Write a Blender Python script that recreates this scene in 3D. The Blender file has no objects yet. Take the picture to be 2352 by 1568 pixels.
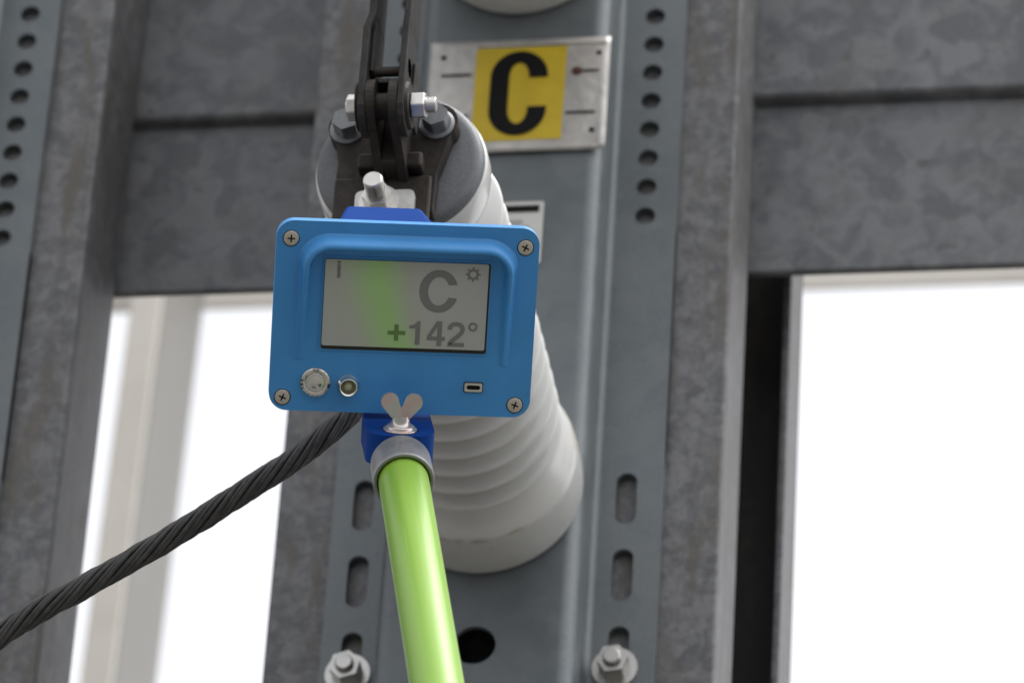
import bpy, bmesh, math, random
from mathutils import Vector, Matrix, noise
random.seed(7)
PI = math.pi
R_ = math.radians
S = bpy.context.scene
COL = S.collection

# ------------------------------------------------------------------ camera
Z0 = 3.8                                   # height of the point the lens looks at
YAW, PITCH, ROLL = R_(10.03), R_(33.80), R_(3.837)
fwd = Vector((-math.sin(YAW)*math.cos(PITCH), math.cos(YAW)*math.cos(PITCH), math.sin(PITCH)))
r0 = Vector((math.cos(YAW), math.sin(YAW), 0)); u0 = r0.cross(fwd)
cr = r0*math.cos(ROLL) + u0*math.sin(ROLL); cu = u0*math.cos(ROLL) - r0*math.sin(ROLL)
cam_d = bpy.data.cameras.new('camera'); cam = bpy.data.objects.new('camera', cam_d); COL.objects.link(cam)
M = Matrix.Identity(4)
for i, v in enumerate((cr, cu, -fwd)):
    for j in range(3): M[j][i] = v[j]
M.translation = Vector((0, 0, Z0)) - 3.9*fwd
cam.matrix_world = M
cam_d.sensor_width = 36; cam_d.lens = 12800/2352*36
cam_d.clip_start = .1; cam_d.clip_end = 3000
cam_d.dof.use_dof = True; cam_d.dof.focus_distance = 3.24; cam_d.dof.aperture_fstop = 11.5
S.camera = cam

# ------------------------------------------------------------------ sky and sun (bright overcast)
SUN_EL, SUN_AZ = R_(67), R_(84)           # azimuth clockwise from +Y: high, to the right of the camera
W = bpy.data.worlds.new('World'); S.world = W; W.use_nodes = True
nt = W.node_tree; nt.nodes.clear()
sky = nt.nodes.new('ShaderNodeTexSky'); sky.sky_type = 'NISHITA'; sky.sun_disc = False
sky.sun_elevation = SUN_EL; sky.sun_rotation = SUN_AZ; sky.dust_density = 4; sky.air_density = 1.0
hs = nt.nodes.new('ShaderNodeHueSaturation'); hs.inputs['Saturation'].default_value = .12
bg = nt.nodes.new('ShaderNodeBackground'); bg.inputs['Strength'].default_value = .15
wo = nt.nodes.new('ShaderNodeOutputWorld')
nt.links.new(sky.outputs[0], hs.inputs['Color']); nt.links.new(hs.outputs[0], bg.inputs[0]); nt.links.new(bg.outputs[0], wo.inputs[0])
sd = bpy.data.lights.new('sun', 'SUN'); sd.energy = .5; sd.angle = R_(25); sd.color = (1, .97, .93)
sun = bpy.data.objects.new('sun', sd); COL.objects.link(sun)
sv = Vector((math.sin(SUN_AZ)*math.cos(SUN_EL), math.cos(SUN_AZ)*math.cos(SUN_EL), math.sin(SUN_EL)))
sun.location = sv*50; sun.rotation_euler = sv.to_track_quat('Z', 'Y').to_euler()
S.view_settings.view_transform = 'Standard'; S.view_settings.look = 'None'
S.view_settings.exposure = 1.05; S.view_settings.gamma = 1.0
S.render.engine = 'CYCLES'

# ------------------------------------------------------------------ materials
def mat(name, col, rough=.5, metal=0., spec=.5, coat=0.):
    m = bpy.data.materials.new(name); m.use_nodes = True
    b = m.node_tree.nodes['Principled BSDF']
    b.inputs['Base Color'].default_value = (*col, 1); b.inputs['Roughness'].default_value = rough
    b.inputs['Metallic'].default_value = metal; b.inputs['Specular IOR Level'].default_value = spec
    b.inputs['Coat Weight'].default_value = coat; b.inputs['Coat Roughness'].default_value = .08
    return m
class G:
    def __init__(s, m): s.m = m; s.t = m.node_tree; s.b = s.t.nodes['Principled BSDF']
    def n(s, k, **kw):
        x = s.t.nodes.new('ShaderNode'+k)
        for a, v in kw.items():
            if a in x.inputs: x.inputs[a].default_value = v
            else: setattr(x, a, v)
        return x
    def l(s, a, b): s.t.links.new(a, b)
    def co(s, scale=(1, 1, 1), world=False):
        c = s.n('NewGeometry').outputs['Position'] if world else s.n('TexCoord').outputs['Object']
        mp = s.n('Mapping'); mp.inputs['Scale'].default_value = scale; s.l(c, mp.inputs[0]); return mp.outputs[0]
    def noise(s, co, scale, detail=4, rough=.55, dist=0.):
        x = s.n('TexNoise'); x.inputs['Scale'].default_value = scale; x.inputs['Detail'].default_value = detail
        x.inputs['Roughness'].default_value = rough; x.inputs['Distortion'].default_value = dist
        s.l(co, x.inputs['Vector']); return x.outputs[0]
    def ramp(s, v, *stops):
        x = s.n('ValToRGB'); e = x.color_ramp.elements
        while len(e) < len(stops): e.new(.5)
        for el, (p, c) in zip(e, stops):
            el.position = p; el.color = (*c, 1) if len(c) == 3 else c
        s.l(v, x.inputs[0]); return x.outputs[0]
    def mix(s, f, a, b, mode='MIX'):
        x = s.n('Mix', data_type='RGBA', blend_type=mode)
        for i, v in ((0, f), (6, a), (7, b)):
            if isinstance(v, (int, float)): x.inputs[i].default_value = v
            elif isinstance(v, tuple): x.inputs[i].default_value = (*v, 1)
            else: s.l(v, x.inputs[i])
        return x.outputs[2]
    def base(s, c): s.l(c, s.b.inputs['Base Color'])
    def rough(s, v): s.l(v, s.b.inputs['Roughness'])
    def bump(s, h, strength=.2, dist=.001):
        x = s.n('Bump'); x.inputs['Strength'].default_value = strength; x.inputs['Distance'].default_value = dist
        s.l(h, x.inputs['Height']); s.l(x.outputs[0], s.b.inputs['Normal'])
def g3(v, t=(0, 0, 0)): return (v+t[0], v+t[1], v+t[2])

def galv(name, lo, hi, scale, stain, tint=(0, 0, .004), rough=.5, metal=.35, band=(.38, .62), streak=.35):
    """weathered hot-dip zinc: crystalline blotches plus brown streaks of dirt"""
    m = mat(name, (.2, .2, .2), rough, metal); g = G(m); c = g.co(world=True)
    n1 = g.noise(c, scale, 3, .5, .8); n2 = g.noise(c, scale*.22, 4, .6)
    v = g.n('TexVoronoi'); v.inputs['Scale'].default_value = scale*.8; v.inputs['Randomness'].default_value = 1
    wv = g.n('VectorMath', operation='ADD'); nz = g.n('TexNoise'); nz.inputs['Scale'].default_value = scale*1.5; g.l(c, nz.inputs['Vector'])
    sc = g.n('VectorMath', operation='SCALE'); sc.inputs['Scale'].default_value = .7/scale; g.l(nz.outputs['Color'], sc.inputs[0])
    g.l(c, wv.inputs[0]); g.l(sc.outputs[0], wv.inputs[1]); g.l(wv.outputs[0], v.inputs['Vector'])
    vg = g.n('RGBToBW'); g.l(v.outputs['Color'], vg.inputs[0])
    f = g.mix(.30, n1, vg.outputs[0]); f = g.mix(.30, f, n2)
    base = g.ramp(f, (band[0], g3(lo, tint)), (band[1], g3(hi, tint)))
    st = g.ramp(g.noise(g.co((1, 1, streak), True), scale*.5, 5, .65, .5), (.50, (0, 0, 0)), (.64, (1, 1, 1)))
    stm = g.n('Math', operation='MULTIPLY'); g.l(st, stm.inputs[0]); stm.inputs[1].default_value = stain
    base = g.mix(stm.outputs[0], base, (.085, .072, .052))
    pit = g.ramp(g.noise(c, scale*1.3, 2, .5), (.70, (0, 0, 0)), (.74, (1, 1, 1)))
    pm = g.n('Math', operation='MULTIPLY'); g.l(pit, pm.inputs[0]); pm.inputs[1].default_value = .6*(stain > 0)
    base = g.mix(pm.outputs[0], base, (.05, .045, .038))
    fine = g.noise(c, 900, 2, .6)
    base = g.mix(.10, base, g.ramp(fine, (.3, (.05, .05, .05)), (.7, (.5, .5, .5))))
    g.base(base)
    g.rough(g.ramp(f, (.3, (rough-.08,)*3), (.7, (rough+.12,)*3)))
    g.bump(n1, .12, .0015)
    return m
M_beam = galv('galvanised_beam', .075, .170, 125, .75, (.000, .001, .008), .55, band=(.40, .60), streak=.16)
M_cross = galv('galvanised_crossbeam', .085, .165, 50, .25, (-.004, .001, .010), .5, streak=1, band=(.42, .585))
M_chan = galv('galvanised_channel', .115, .145, 40, .0, (-.014, .004, .014), .42)
M_gapshade = galv('gap_shade_steel', .022, .04, 80, .6, (0, 0, 0), .7)  # near-black base colour stands in for shade inside the rear channel

M_porc = mat('porcelain_glaze', (.56, .56, .545), .28, 0, .9)
g = G(M_porc); c = g.co()
d = g.ramp(g.noise(g.co((1, 1, 1)), 26, 6, .7, .4), (.62, (0, 0, 0)), (.78, (1, 1, 1)))
k = g.n('Math', operation='MULTIPLY'); g.l(d, k.inputs[0]); k.inputs[1].default_value = .35
col = g.mix(k.outputs[0], (.56, .56, .545), (.36, .30, .19))
sp = g.ramp(g.noise(c, 110, 3, .6), (.68, (0, 0, 0)), (.73, (1, 1, 1)))
k2 = g.n('Math', operation='MULTIPLY'); g.l(sp, k2.inputs[0]); k2.inputs[1].default_value = .4
sxp = g.n('SeparateXYZ'); g.l(g.n('TexCoord').outputs['Object'], sxp.inputs[0])
def mth(op, a_, b_):
    x = g.n('Math', operation=op)
    for i, v in enumerate((a_, b_)):
        if isinstance(v, (int, float)): x.inputs[i].default_value = v
        else: g.l(v, x.inputs[i])
    return x.outputs[0]
wv_ = mth('MULTIPLY', mth('SUBTRACT', g.noise(c, 45, 3), .5), .010)
line = g.n('Clamp'); ln_ = mth('SUBTRACT', 1.0, mth('MULTIPLY', mth('ABSOLUTE', mth('ADD', mth('ADD', sxp.outputs['Y'], .042), wv_), 0), 420)); g.l(ln_, line.inputs[0])
gate = g.ramp(g.noise(c, 24, 3, .6), (.50, (0, 0, 0)), (.60, (1, 1, 1)))
stn = mth('MULTIPLY', mth('MULTIPLY', line.outputs[0], gate), .75)
col = g.mix(stn, col, (.30, .21, .10))
g.base(g.mix(k2.outputs[0], col, (.22, .2, .17))); g.rough(g.ramp(g.noise(c, 40, 4), (.3, (.13,)*3), (.7, (.26,)*3)))
M_cap = galv('zinc_cap', .095, .135, 45, .15, (-.006, .002, .012), .5, .5, (.3, .7))
M_cboltz = galv('zinc_bolt', .19, .24, 140, .1, (-.006, .002, .012), .45, .5)
def bronze(name, lo, hi, rust, metal=.5, spec=.4):
    m = mat(name, lo, .58, metal, spec); g = G(m); c = g.co(world=True)
    n1 = g.noise(c, 90, 5, .6, .3); n2 = g.noise(c, 240, 4, .6)
    b = g.ramp(n1, (.35, lo), (.7, hi))
    r = g.ramp(n2, (.55, (0, 0, 0)), (.75, (1, 1, 1))); q = g.n('Math', operation='MULTIPLY'); g.l(r, q.inputs[0]); q.inputs[1].default_value = rust
    g.base(g.mix(q.outputs[0], b, (.075, .035, .018))); g.bump(n2, .3, .001); return m
M_bronze = bronze('oxidised_bronze', (.026, .022, .019), (.050, .043, .036), .55)
M_blade = bronze('oxidised_copper_blade', (.030, .029, .028), (.052, .050, .048), .25, .2, .15)
M_ss = mat('bright_bolt_metal', (.70, .68, .65), .33, .95)
g = G(M_ss); g.rough(g.ramp(g.noise(g.co(), 220, 4), (.3, (.28,)*3), (.7, (.5,)*3)))
M_nut = mat('dulled_nut_metal', (.50, .49, .47), .30, 1)
g = G(M_nut); g.rough(g.ramp(g.noise(g.co(), 180, 4), (.3, (.22,)*3), (.7, (.42,)*3)))
M_tin = mat('tinned_lug', (.60, .59, .56), .42, .55)
g = G(M_tin); n_ = g.noise(g.co(), 150, 4); g.base(g.ramp(n_, (.3, (.5, .49, .46)), (.7, (.68, .67, .64)))); g.bump(n_, .15, .0006)
M_alu = mat('cast_aluminium', (.24, .24, .245), .45, .55)
g = G(M_alu); n_ = g.noise(g.co(), 130, 6, .7); g.base(g.ramp(n_, (.3, (.24, .24, .245)), (.7, (.38, .38, .39)))); g.bump(n_, .25, .0008)
M_plate = mat('brushed_sign_plate', (.5, .48, .45), .35, .4)
g = G(M_plate); n_ = g.noise(g.co((1, 1, 1)), 26, 4, .5, .3); n2 = g.noise(g.co((1, 1, 1)), 120, 4)
g.base(g.mix(.3, g.ramp(n_, (.3, (.34, .33, .32)), (.7, (.58, .55, .51))), g.ramp(n2, (.3, (.3, .3, .3)), (.7, (.6, .57, .53))))); g.bump(n_, .5, .006)
M_yellow = mat('yellow_sticker', (.50, .36, .012), .45)
g = G(M_yellow); n_ = g.noise(g.co(), 40, 4); g.base(g.ramp(n_, (.3, (.46, .325, .010)), (.7, (.54, .39, .014))))
M_black = mat('black_print', (.006, .006, .006), .6, 0, .12)
M_hole = mat('drilled_hole_dark', (.012, .011, .010), .8, 0, .1)
M_rust = mat('rust_spot', (.07, .02, .012), .8)
M_white = mat('white_sticker', (.55, .55, .53), .45)
M_greyp = mat('grey_print', (.32, .32, .31), .5)
def plastic(name, col, rough):
    m = mat(name, col, rough, 0, .4); g = G(m); n_ = g.noise(g.co(), 2200, 2, .5)
    n2 = g.noise(g.co(), 30, 3); g.base(g.ramp(n2, (.3, tuple(v*.94 for v in col)), (.7, tuple(min(1, v*1.06) for v in col))))
    g.bump(n_, .06, .0003); return m
M_blue = plastic('blue_panel_plastic', (.056, .275, .63), .45)
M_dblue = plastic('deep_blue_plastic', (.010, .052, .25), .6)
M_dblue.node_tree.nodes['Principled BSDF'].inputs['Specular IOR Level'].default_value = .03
M_lcd = mat('display', (.26, .26, .25), .28, 0, .35, .25)
g = G(M_lcd); tc = g.n('TexCoord').outputs['Object']; sx = g.n('SeparateXYZ'); g.l(tc, sx.inputs[0])
def math_(op, a, b):
    x = g.n('Math', operation=op)
    for i, v in enumerate((a, b)):
        if isinstance(v, (int, float)): x.inputs[i].default_value = v
        else: g.l(v, x.inputs[i])
    return x.outputs[0]
zc = math_('SUBTRACT', .035, sx.outputs['Z'])                      # distance below the top edge
curve = math_('MULTIPLY', math_('POWER', zc, 2.0), 5.0)
u = math_('SUBTRACT', sx.outputs['X'], math_('ADD', curve, -.0195))
wob = math_('MULTIPLY', math_('SUBTRACT', g.noise(tc, 60, 2), .5), .010)
u = math_('ADD', u, wob)
un = math_('ADD', math_('MULTIPLY', u, 1/.062), .5)
LG, LN = (.395, .405, .39), (.33, .53, .22)
g.base(g.ramp(un, (.0, LG), (.22, (.39, .415, .355)), (.50, LN), (.60, LN), (.82, (.39, .41, .355)), (1, LG)))
M_ink = mat('display_ink', (.18, .18, .18), .3, 0, .35)
M_inkg = mat('display_ink_on_green', (.115, .205, .068), .3, 0, .35)
M_blk = mat('black_bezel', (.008, .008, .009), .35)
M_chrome = mat('chrome', (.72, .71, .69), .16, 1)
M_screw = mat('screw_metal', (.56, .52, .46), .38, .6)
M_led = mat('led_lens', (.42, .43, .27), .15, 0, .5, .6)
M_zincy = mat('yellow_passivated_zinc', (.5, .45, .42), .2, .65)
g = G(M_zincy); n_ = g.noise(g.co(), 75, 2, .5, .6)
g.base(g.ramp(n_, (.30, (.50, .60, .50)), (.45, (.60, .55, .54)), (.6, (.64, .50, .47)), (.75, (.60, .54, .42))))
M_pole = mat('green_fibreglass_pole', (.27, .66, .055), .3, 0, .5, .0)
g = G(M_pole); sx3 = g.co((1, 1, 1)); n_ = g.noise(g.co((1, 1, 1)), 9, 3)
tcp = g.n('TexCoord').outputs['Object']; rot = g.n('VectorRotate', rotation_type='AXIS_ANGLE')
# object space turned so that the pole axis lies along Y, then stretched: fibres and rub marks run lengthwise
_d = Vector((.2069, -.4931, -.845)).normalized(); _q = _d.rotation_difference(Vector((0, 1, 0))); _ax, _an = _q.to_axis_angle()
rot.inputs['Axis'].default_value = _ax; rot.inputs['Angle'].default_value = _an; g.l(tcp, rot.inputs['Vector'])
mpp = g.n('Mapping'); mpp.inputs['Scale'].default_value = (1, .025, 1); g.l(rot.outputs[0], mpp.inputs[0])
fib = g.noise(mpp.outputs[0], 420, 4, .6); rub = g.noise(mpp.outputs[0], 160, 3, .6)
cb = g.ramp(rub, (.3, (.215, .42, .032)), (.7, (.27, .46, .065)))
scf = g.ramp(g.noise(mpp.outputs[0], 900, 2, .5), (.66, (0, 0, 0)), (.74, (1, 1, 1)))
sm2 = g.n('Math', operation='MULTIPLY'); g.l(scf, sm2.inputs[0]); sm2.inputs[1].default_value = .16
g.base(g.mix(sm2.outputs[0], cb, (.62, .72, .40)))
g.rough(g.ramp(rub, (.3, (.27,)*3), (.7, (.46,)*3))); g.bump(fib, .10, .0004)
M_cable = mat('black_cable_strand', (.020, .019, .018), .5, 0, .45)
g = G(M_cable); n_ = g.noise(g.co(world=True), 220, 4); g.base(g.ramp(n_, (.3, (.026, .026, .027)), (.7, (.060, .058, .055)))); g.bump(n_, .25, .0005)
M_far = galv('cream_far_steel_shade_lift', .70, .78, 12, .0, (.03, -.02, -.09), .6, 0)  # cream raised so the shaded post front reads bright; light put into colour
M_farg = galv('grey_far_steel_sun_offset', .22, .25, 12, .0, (.012, 0, -.018), .6, 0)  # base lowered to offset the sunlit post side; light balanced in the colour
M_gravel = mat('gravel', (.2, .19, .18), .9)
g = G(M_gravel); n_ = g.noise(g.co(), 40, 6, .7); g.base(g.ramp(n_, (.3, (.07, .068, .062)), (.7, (.19, .18, .165)))); g.bump(n_, .6, .02)

# ------------------------------------------------------------------ mesh helpers
class MB:
    def __init__(s): s.v = []; s.f = []; s.sm = []
    def add(s, vs, fs, smooth=False, M=None):
        o = len(s.v)
        s.v += [tuple(M @ Vector(p)) if M else tuple(p) for p in vs]
        for f in fs: s.f.append([i+o for i in f]); s.sm.append(smooth)
        return s
    def box(s, x0, x1, y0, y1, z0, z1, M=None):
        v = [(x, y, z) for x in (x0, x1) for y in (y0, y1) for z in (z0, z1)]
        return s.add(v, [(0, 1, 3, 2), (4, 6, 7, 5), (0, 4, 5, 1), (2, 3, 7, 6), (0, 2, 6, 4), (1, 5, 7, 3)], False, M)
    def lathe(s, prof, n=64, M=None, smooth=True, cap=True):
        """prof: (axial, radius) pairs along -Y"""
        vs = []; fs = []
        for a, r in prof:
            for k in range(n):
                t = 2*PI*k/n; vs.append((r*math.cos(t), -a, r*math.sin(t)))
        for i in range(len(prof)-1):
            for k in range(n):
                k2 = (k+1) % n; fs.append((i*n+k, i*n+k2, (i+1)*n+k2, (i+1)*n+k))
        s.add(vs, fs, smooth, M)
        if cap:
            for i in (0, len(prof)-1):
                if prof[i][1] > 1e-6: s.add(vs[i*n:(i+1)*n], [tuple(range(n))], False, M)
        return s
    def prism(s, poly, y0, y1, M=None, smooth=False):
        """poly in x,z extruded along y"""
        n = len(poly); vs = [(x, y0, z) for x, z in poly]+[(x, y1, z) for x, z in poly]
        s.add(vs, [(i, (i+1) % n, n+(i+1) % n, n+i) for i in range(n)], smooth, M)
        s.add(vs, [tuple(range(n)), tuple(range(2*n-1, n-1, -1))], False, M); return s
    def tube(s, pts, r, n=8, smooth=True):
        pts = [Vector(p) for p in pts]; vs = []; fs = []; N = None
        for i, p in enumerate(pts):
            t = (pts[min(i+1, len(pts)-1)]-pts[max(i-1, 0)]).normalized()
            if N is None: N = t.orthogonal().normalized()
            N = (N-t*N.dot(t)).normalized(); Bn = t.cross(N)
            for k in range(n):
                a = 2*PI*k/n; vs.append(p+(N*math.cos(a)+Bn*math.sin(a))*r)
        for i in range(len(pts)-1):
            for k in range(n):
                k2 = (k+1) % n; fs.append((i*n+k, i*n+k2, (i+1)*n+k2, (i+1)*n+k))
        s.add(vs, fs, smooth); m = len(vs)
        s.add(vs[:n], [tuple(range(n))]); s.add(vs[m-n:], [tuple(range(n))]); return s
    def build(s, name, m, parent=None, bevel=0, seg=2, merge=False, **props):
        me = bpy.data.meshes.new(name); me.from_pydata(s.v, [], s.f)
        bm = bmesh.new(); bm.from_mesh(me)
        for f, q in zip(bm.faces, s.sm): f.smooth = q
        if merge: bmesh.ops.remove_doubles(bm, verts=bm.verts, dist=1e-5)
        bmesh.ops.recalc_face_normals(bm, faces=bm.faces)
        if merge == 'flip': bmesh.ops.reverse_faces(bm, faces=bm.faces)
        bm.to_mesh(me); bm.free()
        me.materials.append(m)
        o = bpy.data.objects.new(name, me); COL.objects.link(o)
        if parent: o.parent = parent
        if bevel:
            b = o.modifiers.new('bevel', 'BEVEL'); b.width = bevel; b.segments = seg; b.limit_method = 'ANGLE'; b.angle_limit = R_(40)
            b.harden_normals = False
        for k_, v_ in props.items(): o[k_] = v_
        return o
def empty(name, loc, label, cat, group=None, mtx=None):
    o = bpy.data.objects.new(name, None); COL.objects.link(o); o.empty_display_size = .02
    if mtx is not None: o.matrix_world = mtx
    else: o.location = loc
    o['label'] = label; o['category'] = cat
    if group: o['group'] = group
    return o
def rrect(x0, x1, z0, z1, r, n=8):
    p = []
    for cx, cz, a0 in ((x1-r, z1-r, 0), (x0+r, z1-r, 90), (x0+r, z0+r, 180), (x1-r, z0+r, 270)):
        for k in range(n+1):
            a = R_(a0+90*k/n); p.append((cx+r*math.cos(a), cz+r*math.sin(a)))
    return p
def circ(x, z, r, n=32, a0=0): return [(x+r*math.cos(a0+2*PI*k/n), z+r*math.sin(a0+2*PI*k/n)) for k in range(n)]
def hexa(x, z, flat, a0=0): return circ(x, z, flat/2/math.cos(PI/6), 6, a0)
T = Matrix.Translation
def ax(loc, d):
    """matrix whose -Y points along d"""
    d = Vector(d).normalized(); q = Vector((0, -1, 0)).rotation_difference(d); return T(loc) @ q.to_matrix().to_4x4()
def hole_cell(mb, x0, x1, z0, z1, cx, cz, r, half, y0, y1, n=24):
    """plate cell with a round (half=0) or slotted hole through it"""
    ang = sorted(set([2*PI*k/n for k in range(n)]+[math.atan2(z-cz, x-cx) % (2*PI) for x in (x0, x1) for z in (z0, z1)]))
    inn = []; out = []
    for a in ang:
        dx, dz = math.cos(a), math.sin(a)
        inn.append((cx+r*dx, cz+r*dz+(half if dz > 1e-6 else -half if dz < -1e-6 else 0)))
        t = min([((x1-cx)/dx if dx > 0 else (x0-cx)/dx) if abs(dx) > 1e-9 else 9, ((z1-cz)/dz if dz > 0 else (z0-cz)/dz) if abs(dz) > 1e-9 else 9])
        out.append((cx+t*dx, cz+t*dz))
    k = len(ang)
    for y in (y0, y1):
        mb.add([(x, y, z) for x, z in inn]+[(x, y, z) for x, z in out], [(i, (i+1) % k, k+(i+1) % k, k+i) for i in range(k)])
    mb.add([(x, y0, z) for x, z in inn]+[(x, y1, z) for x, z in inn], [(i, (i+1) % k, k+(i+1) % k, k+i) for i in range(k)], True)

# ------------------------------------------------------------------ ground
MB().add([(-400, -400, 0), (400, -400, 0), (400, 400, 0), (-400, 400, 0)], [(0, 1, 2, 3)]).build('ground', M_gravel, None, kind='structure')

# ------------------------------------------------------------------ steelwork
def column(xc, label):
    """wide C section, web to the front, flanges to the back"""
    t = empty('steel_column', (xc, 0, 0), label, 'column', 'galvanised columns')
    mb = MB(); t_ = .007
    mb.box(-.154, .154, 0, t_, 0, 5.2); mb.build('web', M_beam, t, .002)
    for s_ in (-1, 1):
        x0, x1 = (.147, .154) if s_ > 0 else (-.154, -.147)
        MB().box(x0, x1, t_+.0005, .095, 0, 5.2).build('flange', M_beam, t, .0015)
    return t
column(-.002, 'wide mottled galvanised column behind the insulator and the C sign')
column(-.4685, 'mottled galvanised column along the left edge of the picture')

def channel(xc, label, sc):
    """hat section: holed flanges bolted flat, raised crown carrying the insulators"""
    t = empty('mounting_channel', (xc, 0, Z0), label, 'channel', 'perforated mounting channels')
    zb, zt = -.62, .95; y0, y1 = -.0075, -.0012
    mb = MB()
    for cx, a, b in ((-.0915, -.1125, -.0735), (.0905, .0725, .116)):
        holes = [((.0985 if cx > 0 else .0943)+.0252*k, .0072, 0., .0252) for k in range(14)]
        slots = [(-.1375-.061*k, .0073, .0132, .061) for k in range(6)]
        edges = []
        for z, r, hf, p in sorted(holes+slots): edges.append((z, r, hf, p))
        z = zb
        for cz, r, hf, p in edges:
            h = min(p/2, .03)
            if cz-h > z+1e-4:
                mb.box(a, b, y0, y1, z, cz-h)
            hole_cell(mb, a, b, cz-h, cz+h, cx+((.005 if cx < 0 else .003) if hf == 0 else 0), cz, r, hf, y0, y1); z = cz+h
        mb.box(a, b, y0, y1, z, zt)
        for x in (a, b): mb.add([(x, y0, zb), (x, y1, zb), (x, y1, zt), (x, y0, zt)], [(0, 1, 2, 3)])
    mb.build('perforated_flange', M_chan, t)
    # crown with rounded bends
    def prof(s_):
        p = []; xi = .0725 if s_ > 0 else -.0735; xo = .0625
        rr = .007; xw = xo*s_+ (.0035*s_)
        for k in range(9):                                         # foot bend
            a = PI/2*k/8; p.append((xi-s_*(rr*math.sin(a))*.75, y0-rr+rr*math.cos(a)))
        xe = p[-1][0]; rc = .011
        for k in range(13):                                        # crown bend
            a = PI/2*k/12; p.append((xe-s_*(rc-rc*math.cos(a)), -.050+rc-rc*math.sin(a)))
        return p
    mb = MB(); pl, pr = prof(-1), prof(1)
    for p in (pl, pr):
        n = len(p); vs = [(x, y, z) for z in (zb, zt) for x, y in p]
        mb.add(vs, [(i, i+1, n+i+1, n+i) for i in range(n-1)], True)
    xa, xb = pl[-1][0], pr[-1][0]
    hole_cell(mb, xa, xb, -.31, -.24, 0, -.2767, .0145, 0, -.050, -.046, 40)
    for za, zz in ((zb, -.31), (-.24, zt)): mb.add([(xa, -.05, za), (xb, -.05, za), (xb, -.05, zz), (xa, -.05, zz)], [(0, 1, 2, 3)])
    mb.build('crown', M_chan, t)
    return t
ch = channel(-.003, 'smooth grey hat channel with holes and slots carrying the C sign', 1)
channel(-.4690, 'perforated grey channel strip at the left edge with a row of round holes', 1)

def hexbolt(parent, name, loc, flat, hh, studr, studl, washr, m, a0=0, mw=None, thread=True):
    """nut on a stud standing along -Y with a washer"""
    o = MB(); o.prism(hexa(0, 0, flat, a0), -.0025-hh, -.0025)
    b = o.build(name, m, parent, flat*.05); b.location = loc
    MB().lathe([(0, washr), (.0024, washr)], 40, smooth=False).build('washer', mw or m, b, .0005)
    pr = []; z = 0.
    a = .0025+hh
    pr.append((a-.001, studr*.9)); k = 0
    while thread and a < .0025+hh+studl-.0012:
        pr += [(a, studr*.86), (a+.0009, studr)]; a += .0018
    pr += [(.0025+hh+studl-.0008, studr*.97), (.0025+hh+studl, studr*.84)]
    MB().lathe(pr, 28).build('threaded_stud', m, b)
    return b
for x, a0 in ((-.0925, .3), (.0890, .12)):
    hexbolt(ch, 'hex_nut', (x, -.0076, -.2725), .019, .0125, .0062, .004, .0155, M_nut, a0)
    hexbolt(ch, 'hex_nut', (x, -.0076, -.45), .019, .0125, .0062, .004, .0155, M_nut, a0+.4)

# cross beam behind the columns: proud upper member, set-back lower member
b = empty('cross_beam', (0, 0, Z0), 'horizontal mottled galvanised beam running behind both columns', 'beam')
up_ = [(.103, .56), (.103, .2845), (.1045, .2815), (.1115, .2785), (.1115, .56)]
MB().add([(x, y, z) for x in (-1.6, 1.6) for y, z in up_], [(i, (i+1) % 5, 5+(i+1) % 5, 5+i) for i in range(5)]+[(0, 1, 2, 3, 4), (9, 8, 7, 6, 5)]).build('upper_plate', M_cross, b, .0012)
MB().box(-1.6, 1.6, .1205, .165, .2855, .290).build('upper_lip', M_cross, b, .001)
MB().box(-1.6, 1.6, .1125, .1195, .130, .2835).build('lower_plate', M_cross, b, .002)
# rear channel, black gap right of the column; shade deepened by near-black colour
b = empty('rear_channel', (0, 0, 0), 'dark hollow upright behind the column with a bright right edge', 'channel')
zt = Z0+.27
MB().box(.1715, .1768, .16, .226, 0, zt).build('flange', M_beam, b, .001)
MB().box(-.1768, -.1715, .16, .226, 0, zt).build('flange', M_gapshade, b, .001)
MB().box(-.1768, .1768, .2265, .234, 0, zt).build('web', M_gapshade, b, .001)

# pale far steelwork seen through the left gap
t = empty('far_post', (-.7535, 1.6, 0), 'pale beige out-of-focus post beyond the left gap', 'post')
t.rotation_euler = (0, R_(1.03), 0)
MB().box(-.0345, 0, 0, .006, 0, 5.8).build('post_body', M_far, t, .003)
MB().box(-.006, .0012, .0065, .175, 0, 5.8).build('post_flange', M_farg, t, .002)
MB().box(-2.6, 2.4, 1.80, 1.806, Z0+1.281, Z0+1.6).build('far_beam', M_far, None, .003, label='pale blurred far beam edge just under the cross beam', category='beam')

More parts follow.
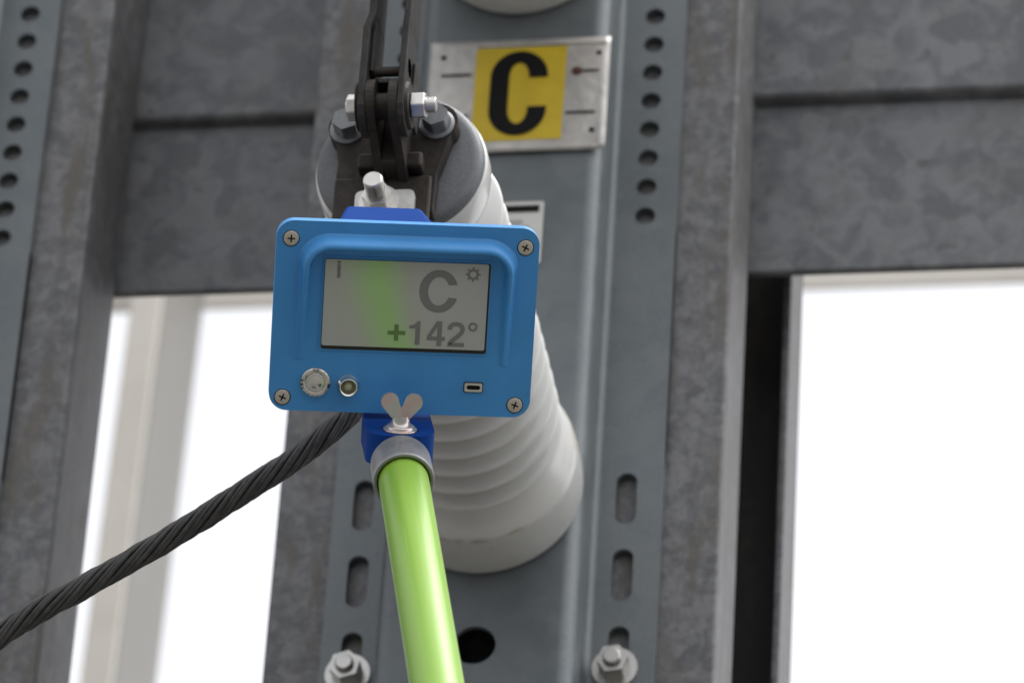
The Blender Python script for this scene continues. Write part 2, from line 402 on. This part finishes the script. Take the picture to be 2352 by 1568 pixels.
# ------------------------------------------------------------------ insulators
def insulator(loc, label):
    t = empty('post_insulator', loc, label, 'insulator', 'white ribbed post insulators')
    L = .374; P = []
    P += [(0, .0655), (.0015, .0665), (.005, .0670), (.020, .0676), (.038, .0676), (.0425, .0671), (.0455, .0658), (.049, .0632), (.054, .0600), (.061, .0572), (.067, .0530), (.0705, .047), (.0715, .036)]
    a = .0715; k = 0; n = 13; pitch = (.340-.0715)/n
    for k in range(n):                                             # sheds: sharp drop towards the base, hollow flank towards the tip
        lp = .0622-.0050*(k/(n-1))**2; d_ = .0072
        co_ = .036
        P += [(a, co_), (a+pitch*.02, lp-.010), (a+pitch*.028, lp-.0022), (a+pitch*.045, lp-.0005), (a+pitch*.075, lp), (a+pitch*.11, lp-.0005), (a+pitch*.145, lp-.0019), (a+pitch*.20, lp-.0052),
              (a+pitch*.28, lp-.0105), (a+pitch*.38, lp-.0165), (a+pitch*.50, lp-.0215), (a+pitch*.68, co_+.001), (a+pitch*.97, co_)]
        a += pitch
    P += [(.344, .0505), (.350, .0530), (.358, .0545), (L-.004, .0545), (L-.001, .0538), (L, .0525)]
    MB().lathe(P, 96).build('porcelain_body', M_porc, t)
    C = [(L+.0002, .0528), (L+.002, .0528), (L+.0045, .0520), (L+.0065, .0495), (L+.0075, .046), (L+.0078, .02), (L+.0078, .0)]
    MB().lathe(C, 96, cap=False).build('end_cap', M_cap, t)
    MB().lathe([(-.0008, .061), (-.0001, .061), (-.0001, .0)], 64, cap=False).build('base_gasket', M_blk, t)
    return t
IZ = Z0-.156
insulator((-.002, -.0512, IZ), 'white ribbed porcelain insulator reaching from the channel to behind the blue meter')
insulator((-.002, -.0512, IZ+.470), 'white insulator base cut off by the top edge of the picture')
TY = -.0512-.382                                                   # outer face of the end cap

# ------------------------------------------------------------------ switch hinge on the lower insulator
h = empty('disconnect_switch', (-.002, TY, IZ), 'dark oxidised bronze switch hinge on the insulator cap with two straps rising', 'switch')
def arc(cx, cz, r, a0, a1, n=10): return [(cx+r*math.cos(R_(a0+(a1-a0)*k/n)), cz+r*math.sin(R_(a0+(a1-a0)*k/n))) for k in range(n+1)]
# outline in local x,z (origin on insulator axis)
pl = arc(-.0315, .0185, .0125, 60, 235)+[(-.0355, -.010), (-.0362, -.018), (-.0350, -.045), (.0255, -.047), (.0262, -.018), (.0285, -.009)]+arc(.0235, .0195, .0140, -45, 125)+[(.010, .022), (-.016, .022)]
MB().prism(pl, -.012, -.0003).build('base_plate', M_bronze, h, .0015)
MB().box(-.036, .0245, -.0165, -.0125, -.075, -.024).build('terminal_pad', M_bronze, h, .0015)
# pedestal and cheeks
def cheek(x0, x1, rad, yb):
    """plate in the YZ plane from the base out to a round pivot boss"""
    py = -.056; p = [(-.0122, .014), (-.0122, -.018)]
    out = [( -.0122, .0165)]
    for k in range(19):
        a = R_(80+200*k/18); out.append((py+rad*math.cos(a), rad*math.sin(a)))
    out += [(-.0122, -.030)]
    n = len(out); vs = [(x0, y, z) for y, z in out]+[(x1, y, z) for y, z in out]
    mb = MB(); mb.add(vs, [(i, (i+1) % n, n+(i+1) % n, n+i) for i in range(n)]); mb.add(vs, [tuple(range(n)), tuple(range(2*n-1, n-1, -1))]); return mb
cheek(-.0098, -.0044, .0170, 0).build('cheek', M_bronze, h, .0008)
cheek(.0044, .0098, .0170, 0).build('cheek', M_bronze, h, .0008)
MB().box(-.0043, .0043, -.034, -.0122, -.026, .015).build('pedestal', M_bronze, h, .001)
MB().box(-.0043, .0043, -.0640, -.048, .0125, .0160).build('bridge', M_bronze, h, .0008)
for x0, x1 in ((-.0215, -.0075), (.0055, .0190)):
    MB().box(x0, x1, -.0235, -.0122, -.0215, -.0105).build('stop_lug', M_bronze, h, .0018)
for x, z in ((-.0315, .0160), (.0245, .0172)):
    o = MB(); o.prism(hexa(0, 0, .0150, .35), -.0120, -.0022); 
    bo = o.build('cap_bolt', M_cboltz, h, .0010); bo.location = (x, -.0122, z)
    MB().lathe([(0, .0112), (.0012, .0112), (.0022, .0095)], 40, smooth=False).build('bolt_flange', M_cboltz, bo)
# pivot bolt across the cheeks
PY = -.056
pv = MB().prism([(0, 0)]+[], 0, 0) if False else MB()
pv.lathe([(-.024, .0048), (-.0185, .0048), (.0150, .0048), (.024, .0048)], 20, M=T((0, PY, 0)) @ Matrix.Rotation(PI/2, 4, 'Z'))
pb = pv.build('pivot_bolt', M_ss, h)
MB().lathe([(-.0043, .0085), (.0043, .0085)], 24, M=T((0, PY, 0)) @ Matrix.Rotation(PI/2, 4, 'Z')).build('spacer_sleeve', M_bronze, h)
def hexx(x0, x1, flat, a0):
    mb = MB(); p = hexa(0, 0, flat, a0); vs = [(x, PY+q[0], q[1]) for x in (x0, x1) for q in p]
    mb.add(vs, [(i, (i+1) % 6, 6+(i+1) % 6, 6+i) for i in range(6)]+[tuple(range(6)), tuple(range(11, 5, -1))]); return mb
hexx(-.0232, -.0168, .0150, .95).build('bolt_head', M_ss, pb, .0009)
hexx(.0165, .0255, .0150, .55).build('nut', M_ss, pb, .0009)
thr = []; a = .0255
while a < .0315: thr += [(a, .0041), (a+.0008, .0051)]; a += .0016
thr += [(a, .0043)]
MB().lathe(thr, 24, M=T((0, PY, 0)) @ Matrix.Rotation(PI/2, 4, 'Z')).build('thread', M_ss, pb)
for x in (-.0156, .0153):
    MB().lathe([(x-.0010, .0150), (x+.0010, .0142)], 32, M=T((0, PY, 0)) @ Matrix.Rotation(PI/2, 4, 'Z'), smooth=False).build('spring_washer', M_bronze, h)

# switch blade: two long copper leaves rising from the pivot to the upper insulator
bl = h
def leaf(pts, x0, x1, name, bev=.0007):
    """closed outline in y,z between two x planes given per point"""
    n = len(pts); vs = [(x0+dx, y, z) for y, z, dx in pts]+[(x1+dx, y, z) for y, z, dx in pts]
    mb = MB(); mb.add(vs, [(i, (i+1) % n, n+(i+1) % n, n+i) for i in range(n)]); mb.add(vs, [tuple(range(n)), tuple(range(2*n-1, n-1, -1))])
    return mb.build(name, M_blade, bl, bev)
def strip(side):
    xa, xb = ((-.0145, -.0100) if side < 0 else (.0100, .0142)); 
    # rings of the strap as quads to allow a joggle
    mb = MB(); rings = []
    j = .0028 if side < 0 else .0006
    zs = [(-.018, .006, 0), (-.0150, .0115, 0), (-.009, .0155, 0), (0, .0175, 0), (.010, .0172, 0), (.024, .0160, 0), (.040, .0160, 0), (.050, .0165, .0), (.060, .0170, j), (.30, .0175, j), (.505, .0175, j)]
    for z, w, dx in zs: rings.append([(xa+dx, PY-min(w, .0165), z), (xb+dx, PY-min(w, .0165), z), (xb+dx, PY+w, z), (xa+dx, PY+w, z)])
    vs = [p for r in rings for p in r]; m = len(rings)
    for i in range(m-1):
        for k in range(4):
            k2 = (k+1) % 4; mb.add([vs[i*4+k], vs[i*4+k2], vs[i*4+4+k2], vs[i*4+4+k]], [(0, 1, 2, 3)])
    mb.add(vs[:4], [(0, 1, 2, 3)]); mb.add(vs[-4:], [(0, 1, 2, 3)])
    return mb.build('blade_leaf', M_blade, bl, .0007, merge=True)
strip(-1); strip(1)
MB().box(.0144, .0166, PY+.004, PY+.0235, -.006, .036).build('guide_plate', M_blade, h, .001)
MB().box(-.0098, -.0072, PY-.010, PY+.018, .0205, .062).build('leaf_doubler', M_blade, h, .0008)
MB().lathe([(-.0135, .0032), (.0135, .0032)], 16, M=T((0, PY-.004, .0235)) @ Matrix.Rotation(PI/2, 4, 'Z')).build('cross_pin', M_bronze, bl)
MB().lathe([(.0122, .0062), (.0142, .0062)], 20, M=T((0, PY-.004, .0255)) @ Matrix.Rotation(PI/2, 4, 'Z'), smooth=False).build('rivet', M_bronze, bl)
MB().box(-.009, .009, PY+.008, -.0005, .455, .485).build('contact_jaw', M_bronze, bl, .002)

# ------------------------------------------------------------------ phase sign, rating label
s = empty('phase_sign', (0, -.0512, Z0), 'aluminium plate with a yellow square and bold black C', 'sign')
def wavy(x0, x1, z0, z1, y, amp, nx=26, nz=18):
    mb = MB(); vs = []
    for j in range(nz+1):
        for i in range(nx+1):
            x = x0+(x1-x0)*i/nx; z = z0+(z1-z0)*j/nz
            vs.append((x, y-amp*(.5+.5*noise.noise(Vector((x*28, z*14, 3.1)))), z))
    f = [(j*(nx+1)+i, j*(nx+1)+i+1, (j+1)*(nx+1)+i+1, (j+1)*(nx+1)+i) for j in range(nz) for i in range(nx)]
    mb.add(vs, f, True); return mb
o = wavy(-.0635, .0660, .1255, .2235, -.0008, .0010).build('sign_plate', M_plate, s)
sm_ = o.modifiers.new('thick', 'SOLIDIFY'); sm_.thickness = .0008; sm_.offset = 1
def sheet(poly, y): return MB().add([(x, y, z) for x, z in poly], [tuple(range(len(poly)))])
def thin(poly, y, t=.0002): return MB().prism(poly, y-t, y)
thin([(-.0300, .2165), (.0354, .2167), (.0345, .1350), (-.0300, .1345)], -.0023).build('yellow_square', M_yellow, s)
def stroke(pts, w, y, t=.0002):
    """ribbon along pts; w: width or list of widths"""
    n = len(pts); Lf = []; Rt = []
    for i, (x, z) in enumerate(pts):
        a = pts[max(i-1, 0)]; b_ = pts[min(i+1, n-1)]; d = Vector((b_[0]-a[0], b_[1]-a[1])).normalized()
        ww = (w[i] if isinstance(w, list) else w)/2
        Lf.append((x-d.y*ww, z+d.x*ww)); Rt.append((x+d.y*ww, z-d.x*ww))
    vs = [(x, y-t, z) for x, z in Lf+Rt]
    return MB().add(vs, [(i, i+1, n+i+1, n+i) for i in range(n-1)])
# letter C of the sign: rounded block letter between outer and inner contours
def blockC(x0, x1, z0, z1, stem, bar, ru, rl, y, zu, zl):
    out = []; inn = []
    # outer contour from upper terminal over the top, down the stem, to the lower terminal
    def corner(cx, cz, rx, rz, a0, a1, n=10): return [(cx+rx*math.cos(R_(a0+(a1-a0)*k/n)), cz+rz*math.sin(R_(a0+(a1-a0)*k/n))) for k in range(n+1)]
    rz = (z1-z0)*.30; rx = (x1-x0)*.5
    xm = (x0+x1)/2
    out += [(x1, zu)]+corner(xm, z1-rz, rx, rz, 0, 90)+corner(xm, z1-rz, rx, rz, 90, 180)[1:]
    out += corner(xm, z0+rz, rx, rz, 180, 270)+corner(xm, z0+rz, rx, rz, 270, 360)[1:]+[(x1, zl)]
    rx2 = rx-stem; rz2 = rz-bar+.001
    inn += [(x1-stem, zu)]+corner(xm, z1-bar-rz2, rx2, rz2, 0, 90)+corner(xm, z1-bar-rz2, rx2, rz2, 90, 180)[1:]
    inn += corner(xm, z0+bar+rz2, rx2, rz2, 180, 270)+corner(xm, z0+bar+rz2, rx2, rz2, 270, 360)[1:]+[(x1-stem, zl)]
    n = len(out); return MB().add([(x, y, z) for x, z in out+inn], [(i, i+1, n+i+1, n+i) for i in range(n-1)])
blockC(-.0185, .0226, .1388, .2128,   .0134, .0102, 0, 0, -.0031, .1893, .1638).build('letter_c', M_black, s)
for x, z in ((-.0536, .2098), (.0583, .2093), (.0562, .1418), (-.0536, .1418)):
    MB().lathe([(.0026, .0021), (.0030, .0)], 20, M=T((x, 0, z)), cap=False).build('screw_hole', M_hole, s)
MB().lathe([(.0022, .0042), (.0034, .003), (.0038, 0)], 24, M=T((.0433, 0, .1940)), cap=False).build('rusty_rivet', M_rust, s)
for xa, xb, z in ((-.0545, -.0327, .1937), (.0440, .0590, .1936), (.0367, .0580, .1573), (-.0545, -.0327, .1573)):
    thin(rrect(xa, xb, z-.0009, z+.0009, .0008, 3), -.0028).build('strap_slot', M_hole, s)
MB().box(-.030, .0640, -.0034, -.0022, .2176, .2192).build('plate_crease', M_plate, s, .0005)
MB().box(-.012, .0600, -.0034, -.0022, .1262, .1282).build('plate_crease', M_plate, s, .0005)
lb = empty('rating_label', (0, -.0505, Z0), 'small white label with a black band half hidden behind the insulator', 'label')
thin(rrect(-.034, .0253, .030, .0828, .0015, 3), -.0004, .0006).build('label_sheet', M_white, lb)
thin([(-.030, .0738), (.0222, .0738), (.0222, .0795), (-.030, .0795)], -.0012).build('black_band', M_black, lb)
for x, z, w, hh in ((.004, .0655, .014, .003), (.0135, .0600, .004, .0045), (.0065, .0590, .004, .004), (.004, .0520, .016, .0025), (-.012, .0655, .010, .003), (-.012, .052, .012, .003), (.008, .044, .020, .0025)):
    thin([(x-w/2, z-hh/2), (x+w/2, z-hh/2), (x+w/2, z+hh/2), (x-w/2, z+hh/2)], -.0012).build('printed_line', M_greyp, lb)

# ------------------------------------------------------------------ grounding cable
def catmull(P, step):
    P = [Vector(p) for p in P]; out = []
    for i in range(len(P)-1):
        p0 = P[max(i-1, 0)]; p1 = P[i]; p2 = P[i+1]; p3 = P[min(i+2, len(P)-1)]
        n = max(2, int((p2-p1).length/step))
        for k in range(n):
            t = k/n; out.append(.5*((2*p1)+(p2-p0)*t+(2*p0-5*p1+4*p2-p3)*t*t+(3*p1-p0-3*p2+p3)*t**3))
    out.append(P[-1]); return out
cab = empty('stranded_cable', (-.0083, TY-.02, Z0-.2022), 'thick black stranded cable running down left from behind the meter', 'cable')
CP = [(-.0083, -.4535, 3.577), (-.0032, -.4523, 3.5636), (-.002, -.4439, 3.5437), (-.0048, -.436, 3.5123), (-.0099, -.4399, 3.4738), (-.0183, -.4392, 3.4526), (-.0291, -.4392, 3.4408), (-.0465, -.4376, 3.425),
      (-.0759, -.4389, 3.4013), (-.1221, -.4371, 3.3685), (-.1728, -.436, 3.3357), (-.2184, -.4354, 3.3051), (-.34, -.43, 3.205), (-.55, -.40, 2.93), (-.70, -.36, 2.4), (-.75, -.33, 1.6), (-.77, -.30, .7), (-.80, -.30, .02)]
off = cab.location
path = [p-off for p in catmull(CP, .006)]
# parallel-transport frame
N = None; fr = []; sl = 0
for i, p in enumerate(path):
    t = (path[min(i+1, len(path)-1)]-path[max(i-1, 0)]).normalized()
    if N is None: N = t.orthogonal().normalized()
    N = (N-t*N.dot(t)).normalized(); fr.append((p, N.copy(), t.cross(N), sl))
    if i+1 < len(path): sl += (path[i+1]-p).length
NS = 13; RC, RS = .0058, .00150
for q in range(NS):
    pts = []
    for p, n_, b_, s_ in fr:
        a = 2*PI*q/NS-2*PI*s_/.105+.10*math.sin(s_*47+q*2.1)+.16*math.sin(s_*17)
        pts.append(p+(n_*math.cos(a)+b_*math.sin(a))*(RC+.0003*math.sin(s_*37+q*1.7)+.00015*math.sin(s_*91+q*3.3)))
    MB().tube(pts, RS, 7).build('strand', M_cable, cab)
MB().tube([x[0] for x in fr], .0049, 10).build('core', M_cable, cab)
# tinned lug and stud at the hinge terminal
lug = MB().prism(rrect(-.0150, .0220, -.0210, .0085, .004, 6), .0020-.0045, .0020).build('lug', M_tin, cab, .0012)
lug.location = (0, TY-.0165-.0021-off.y, 0)
hexbolt(cab, 'terminal_nut', (0, TY-.0165-.0026-off.y, 0), .0165, .0085, .0062, .0150, .0125, M_ss, .15)

# ------------------------------------------------------------------ hot stick
PR = Vector((.0352, -.5257, 3.3474)); PD = Vector((.2069, -.4931, -.845)).normalized()
Lp = (PR.z-.01)/-PD.z
st = empty('hot_stick', PR+PD*Lp, 'bright lime green fibreglass pole holding up the blue meter', 'pole')
o_ = PR-st.location
def axl(mb_prof, n=48, back=0, cap=True): return MB().lathe(mb_prof, n, M=ax(o_, PD), cap=cap)
axl([(-.020, .0146), (Lp*.3, .0149), (Lp*.6, .0150), (Lp-.03, .0150), (Lp, .0150)], 64).build('pole_tube', M_pole, st)
axl([(-.028, .0120), (-.027, .0165), (-.024, .0176), (-.002, .0179), (0, .0177), (.0003, .0172), (0, .0156), (-.002, .0150), (-.012, .0148)], 64, cap=False).build('collar', M_alu, st)

col_up = Vector((.1254, -.7419, .6587)); col_up = (col_up-PD*col_up.dot(PD)).normalized(); col_rt = PD.cross(col_up)
def onc(ang, along): 
    rad = (col_up*math.cos(ang)+col_rt*math.sin(ang)); return o_+PD*along+rad*.01775
for a0, al, da, dl in ((-.20, -.0150, .22, .0010), (.16, -.0150, .20, -.0008), (.24, -.0125, .14, .0006), (-.10, -.0115, .10, -.0005), (.10, -.0100, .06, .0004)):
    MB().tube([onc(a0+da*(q/8-.5), al+dl*math.sin(PI*q/8)) for q in range(9)], .00035, 5).build('stamped_mark', M_alu, st)
# ------------------------------------------------------------------ blue phase meter
ex = Vector((.9677, .2378, .0835)).normalized(); nn = Vector((.2186, -.6269, -.7478)); nn = (nn-ex*nn.dot(ex)).normalized(); up = ex.cross(-nn)
DM = Matrix.Identity(4)
for i, v in enumerate((ex, -nn, up)):
    for j in range(3): DM[j][i] = v[j]
DM.translation = Vector((.032, -.5481, 3.446))
D = empty('phase_meter', None, 'blue handheld phase meter with grey display on the green pole', 'meter', mtx=DM)
mm = .001
pan = MB().prism(rrect(-.0764, .0770, -.0578, .0566, .0105, 10), 0, .0065).build('front_panel', M_blue, D, .0022, 3)
# rear housing, narrowing backwards
mb = MB(); fr_ = rrect(-.0415, .0164, -.050, .0560, .004, 4); bk = rrect(-.0354, .0114, -.046, .0572, .004, 4); n = len(fr_)
vs = [(x, .0066, z) for x, z in fr_]+[(x, .036, z) for x, z in bk]
mb.add(vs, [(i, (i+1) % n, n+(i+1) % n, n+i) for i in range(n)]); mb.add(vs, [tuple(range(n)), tuple(range(2*n-1, n-1, -1))])
mb.build('rear_housing', M_dblue, D, .0012)
MB().prism(rrect(-.068, .069, -.049, .047, .006, 5), .0066, .020).build('back_case', M_dblue, D, .0015)
# visor ridge: an inverted U round the display, tapering out at its feet
path2 = [(-.0602, -.0262), (-.0598, -.012), (-.0594, .004), (-.0590, .018), (-.0587, .0288)]
path2 += [(-.0587+.0145-.0145*math.cos(R_(a)), .0288+.0145*math.sin(R_(a))) for a in range(9, 90, 9)]
path2 += [(-.0442+.0903*k/8, .0433) for k in range(0, 9)]
path2 += [(.0606-.0145+.0145*math.sin(R_(a)), .0288+.0145*math.cos(R_(a))) for a in range(9, 91, 9)]
path2 += [(.0607, .018), (.0605, .004), (.0603, -.012), (.0601, -.0265)]
cum = [0]
for a, b_ in zip(path2, path2[1:]): cum.append(cum[-1]+math.hypot(b_[0]-a[0], b_[1]-a[1]))
tot = cum[-1]; secs = []
for i, (x, z) in enumerate(path2):
    a = path2[max(i-1, 0)]; b_ = path2[min(i+1, len(path2)-1)]; d = Vector((b_[0]-a[0], b_[1]-a[1])).normalized(); nx, nz = -d.y, d.x   # outward
    f_ = min(1, max(0, (z+.0265)/.060)); hgt = .0004+.0096*f_**1.1
    top = min(1, max(0, (z-.024)/.014)); top = top*top*(3-2*top)
    wo_ = .0022+.0032*top; 
    secs.append([(x+nx*(wo_+.0010), -.0001, z+nz*(wo_+.0010)), (x+nx*wo_*.92, -hgt*.10, z+nz*wo_*.92), (x+nx*(wo_*.80), -hgt*.35, z+nz*wo_*.80), (x+nx*wo_*.40, -hgt*.85, z+nz*wo_*.40), (x+nx*.0007, -hgt, z+nz*.0007), (x-nx*.0008, -hgt, z-nz*.0008), (x-nx*.0016, -hgt*.85, z-nz*.0016), (x-nx*.0022, -hgt*.3, z-nz*.0022), (x-nx*.0035, -.0001, z-nz*.0035)])
mb = MB(); w_ = len(secs[0]); vs = [p for q in secs for p in q]
mb.add(vs, [(i*w_+k_, i*w_+k_+1, (i+1)*w_+k_+1, (i+1)*w_+k_) for i in range(len(secs)-1) for k_ in range(w_-1)], True)
mb.add(secs[0], [tuple(range(w_))]); mb.add(secs[-1], [tuple(range(w_))])
mb.build('visor_ridge', M_blue, D)
# display
MB().prism(rrect(-.0490, .0506, -.0208, .0362, .0016, 5), -.0006, -.0002).build('display_seat', M_blue, D)
dsp = MB().prism(rrect(-.0476, .0492, -.0196, .0346, .0014, 5), -.0010, -.0007).build('display_bezel', M_blk, D)
lcd = MB().prism(rrect(-.0474, .0480, -.0172, .0346, .0012, 5), -.0022, -.0011).build('display', M_lcd, D, .0002)
YI = -.00235
def ink(mb, name, m=M_ink): return mb.build(name, m, lcd)
def ell(cx, cz, rx, rz, a0, a1, n=40): return [(cx+rx*math.cos(R_(a0+(a1-a0)*k/n)), cz+rz*math.sin(R_(a0+(a1-a0)*k/n))) for k in range(n+1)]
def cshape(cx, cz, rx, rz, ix, iz, zu, zl):
    a1 = math.degrees(math.asin((zu-cz)/rz)); a2 = -math.degrees(math.asin((cz-zl)/rz)); b1 = math.degrees(math.asin((zu-.0004-cz)/iz)); b2 = -math.degrees(math.asin((cz-zl-.0004)/iz))
    o1 = ell(cx, cz, rx, rz, a1, 360+a2, 60); i1 = ell(cx, cz, ix, iz, b1, 360+b2, 60); n = len(o1)
    return MB().add([(x, YI, z) for x, z in o1+i1], [(i, i+1, n+i+1, n+i) for i in range(n-1)])
ink(cshape(.0195, .0176, .0114, .01285, .0063, .0085, .0218, .0136), 'letter_c')
def poly(p, name, m=M_ink): ink(MB().add([(x*mm, YI, z*mm) for x, z in p], [tuple(range(len(p)))]), name, m)
poly([(7.05, -15.0), (9.85, -15.0), (9.85, -.7), (7.9, -.7), (7.2, -2.2), (5.6, -3.2), (3.4, -3.5), (3.4, -5.2), (7.05, -5.2)], 'digit_one')
ink(MB().add([(x*mm, YI, z*mm) for x, z in [(19.3, -.4), (22.6, -.4), (22.6, -15.3), (19.8, -15.3), (19.8, -12.0), (14.0, -12.0), (14.0, -9.6), (19.8, -4.2), (16.4, -9.7), (19.8, -9.7), (22.6, -9.7), (24.6, -9.7), (24.6, -12.0), (22.6, -12.0)]],
    [(0, 1, 10, 9, 7), (0, 7, 8, 6), (6, 8, 9, 5), (5, 9, 10, 13), (5, 13, 2, 3) if False else (13, 2, 3, 4), (5, 13, 4), (10, 11, 12, 13)]), 'digit_four')
cl = [(27.1, -5.2), (27.2, -4.0), (27.9, -2.8), (29.2, -2.0), (31.0, -1.75), (32.8, -2.1), (34.2, -3.2), (34.7, -4.9), (34.3, -6.6), (33.0, -8.2), (31.0, -10.0), (29.0, -11.7), (27.6, -13.4), (27.1, -14.2)]
ink(stroke([(x*mm, z*mm) for x, z in cl], .0027, YI, 0), 'digit_two')
poly([(25.75, -15.4), (36.0, -15.4), (36.0, -13.0), (27.2, -13.0)], 'digit_two_foot')
poly([(-9.1, -9.35), (-5.25, -9.35), (-5.25, -13.0), (-2.75, -13.0), (-2.75, -9.35), (1.2, -9.35), (1.2, -7.0), (-2.75, -7.0), (-2.75, -3.2), (-5.25, -3.2), (-5.25, -7.0), (-9.1, -7.0)], 'plus_sign', M_inkg)
def ring(cx, cz, ro, ri, name, n=36, teeth=0):
    out = []; inn = []
    for k in range(n+1):
        a = 2*PI*k/n; rr = ro
        if teeth:
            ph = (a*teeth/(2*PI)) % 1; rr = ro if (ph < .22 or ph > .78) else ro*.74
        out.append((cx+rr*math.cos(a), cz+rr*math.sin(a))); inn.append((cx+ri*math.cos(a), cz+ri*math.sin(a)))
    m_ = len(out); ink(MB().add([(x*mm, YI, z*mm) for x, z in out+inn], [(i, i+1, m_+i+1, m_+i) for i in range(m_-1)]), name)
ring(40.6, -3.2, 2.75, 1.45, 'degree_sign'); ring(39.0, 28.4, 4.35, 1.9, 'gear_icon', 144, 8)
poly([(-40.35, 23.6), (-38.45, 23.6), (-38.45, 31.7), (-40.35, 31.7)], 'info_stem'); ring(-39.4, 33.0, 1.0, .0, 'info_dot')
# corner screws
for x, z, a0 in ((-.0679, .0457, .03), (.0688, .0450, .42), (-.0685, -.0499, .36), (.0681, -.0503, .30)):
    sc = MB().lathe([(-.0006, .0046), (.0003, .0044), (.0005, .0040), (.0006, .0)], 36, M=None, cap=False).build('corner_screw', M_screw, D); sc.location = (x, 0, z)
    MB().lathe([(-.0004, .0050), (.00012, .0050), (.00014, .0044)], 36, cap=False).build('countersink', M_blk, sc)
    cx_ = MB()
    for q in (0, PI/2):
        mx = Matrix.Rotation(a0+q, 4, 'Y'); cx_.box(-.0022, .0022, -.00075-.00004*q, -.0005, -.00042, .00042, mx)
    cx_.build('cross_recess', M_hole, sc)
# push button
bt = MB().lathe([(0, .0090), (.0010, .0089), (.0022, .0080), (.0024, .0066), (.0016, .0060), (.0016, .0057)], 72, cap=False).build('push_button', M_chrome, D); bt.location = (-.0497, 0, -.0400)
kn = MB()
for k in range(60):
    if random.random() < .75:
        mx = Matrix.Rotation(2*PI*k/60, 4, 'Y') @ T((.0078, -.0020, 0)); kn.box(-.0009, .0009, -.00035, .0004, -.00012, .00012, mx)
kn.build('knurling', M_screw, bt)
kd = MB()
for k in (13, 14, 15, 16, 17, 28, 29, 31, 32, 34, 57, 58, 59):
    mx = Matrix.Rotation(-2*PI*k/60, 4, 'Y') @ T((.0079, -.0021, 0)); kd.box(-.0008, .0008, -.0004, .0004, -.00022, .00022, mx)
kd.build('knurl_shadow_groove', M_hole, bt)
MB().lathe([(.0010, .0057), (.0018, .0056), (.0021, .0050), (.0018, .0042), (.0023, .0034), (.0030, .0018), (.0032, 0)], 48, cap=False).build('button_cap', M_chrome, bt)
MB().lathe([(.0011, .0061), (.0012, .0056)], 48, cap=False).build('gap_ring', M_blk, bt)
# indicator lamp in a chrome holder
ld = MB().lathe([(0, .0056), (.0012, .0056), (.0016, .0050), (.0062, .0046), (.0066, .0044), (.0066, .0041), (.0040, .0036), (.0028, .0020)], 48, cap=False).build('lamp_holder', M_chrome, D); ld.location = (-.0305, 0, -.0412); ld.scale = (1.17, 1.1, 1.17)
MB().lathe([(.0026, .0022), (.0042, .0021), (.0052, .0015), (.0056, 0)], 28, cap=False).build('lamp_lens', M_led, ld)
# charging socket
us = MB(); fo = rrect(-.0052, .0052, -.0026, .0026, .0008, 4); fi = rrect(-.0040, .0040, -.0013, .0013, .00125, 4); n = len(fo)
us.add([(x, -.0008, z) for x, z in fo+fi], [(i, (i+1) % n, n+(i+1) % n, n+i) for i in range(n)])
us.add([(x, y, z) for y in (-.0008, .0) for x, z in fo], [(i, (i+1) % n, n+(i+1) % n, n+i) for i in range(n)])
us = us.build('charging_socket', M_tin, D); us.location = (.0431, -.0001, -.0402)
thin(rrect(-.0041, .0041, -.0014, .0014, .0012, 4), -.0002).build('socket_opening', M_hole, us)
thin(rrect(-.0058, .0058, -.0032, .0032, .001, 4), .0000, .0002).build('socket_gasket', M_blk, us)
# mounting block below the panel with the wing nut standing on it
def blk(z0, z1):
    p = [(-.0198, .018), (-.0198, -.022)]+[(-.0198+.012-.012*math.cos(R_(a)), -.022-.012*math.sin(R_(a))) for a in range(10, 91, 10)]
    p += [(-x, y) for x, y in reversed(p)]
    n = len(p); vs = [(x, y, z0) for x, y in p]+[(x, y, z1) for x, y in p]
    mb = MB(); mb.add(vs, [(i, (i+1) % n, n+(i+1) % n, n+i) for i in range(n)], False); mb.add(vs, [tuple(range(n)), tuple(range(2*n-1, n-1, -1))]); return mb
blk(-.080, -.0615).build('mounting_block', M_dblue, D, .001)
wn = bpy.data.objects.new('wing_nut', None)
wz = Matrix.Rotation(-PI/2, 4, 'X')                               # lathe axis -> +Z
wq = MB().lathe([(.0002, .0098), (.0008, .0098), (.0010, .0088), (.0012, .0082), (.0022, .0084), (.0030, .0072), (.0034, .0058), (.0060, .0050), (.0085, .0046)], 40, M=wz).build('wing_nut', M_zincy, D); wq.location = (-.0002, -.021, -.0615)
def wing(s_):
    p = [(0.0, .0040), (.0030, .0046), (.0062, .0082), (.0098, .0125)]
    p += [(.0070+.0053*math.cos(R_(a)), .0172+.0053*math.sin(R_(a))) for a in range(-35, 156, 12)]
    p += [(.0009, .0150), (.0, .0135)]
    mx = Matrix.Rotation(s_*R_(-8), 4, 'Z')
    p = [(x*s_, z) for x, z in p]
    return MB().prism(p, -.0011, .0011, M=mx)
for s_ in (-1, 1): wing(s_).build('wing', M_zincy, wq, .0005)
MB().lathe([(-.0003, .0105), (.0002, .0105)], 40, M=wz).build('black_washer', M_blk, wq)
bpy.data.objects.remove(wn)
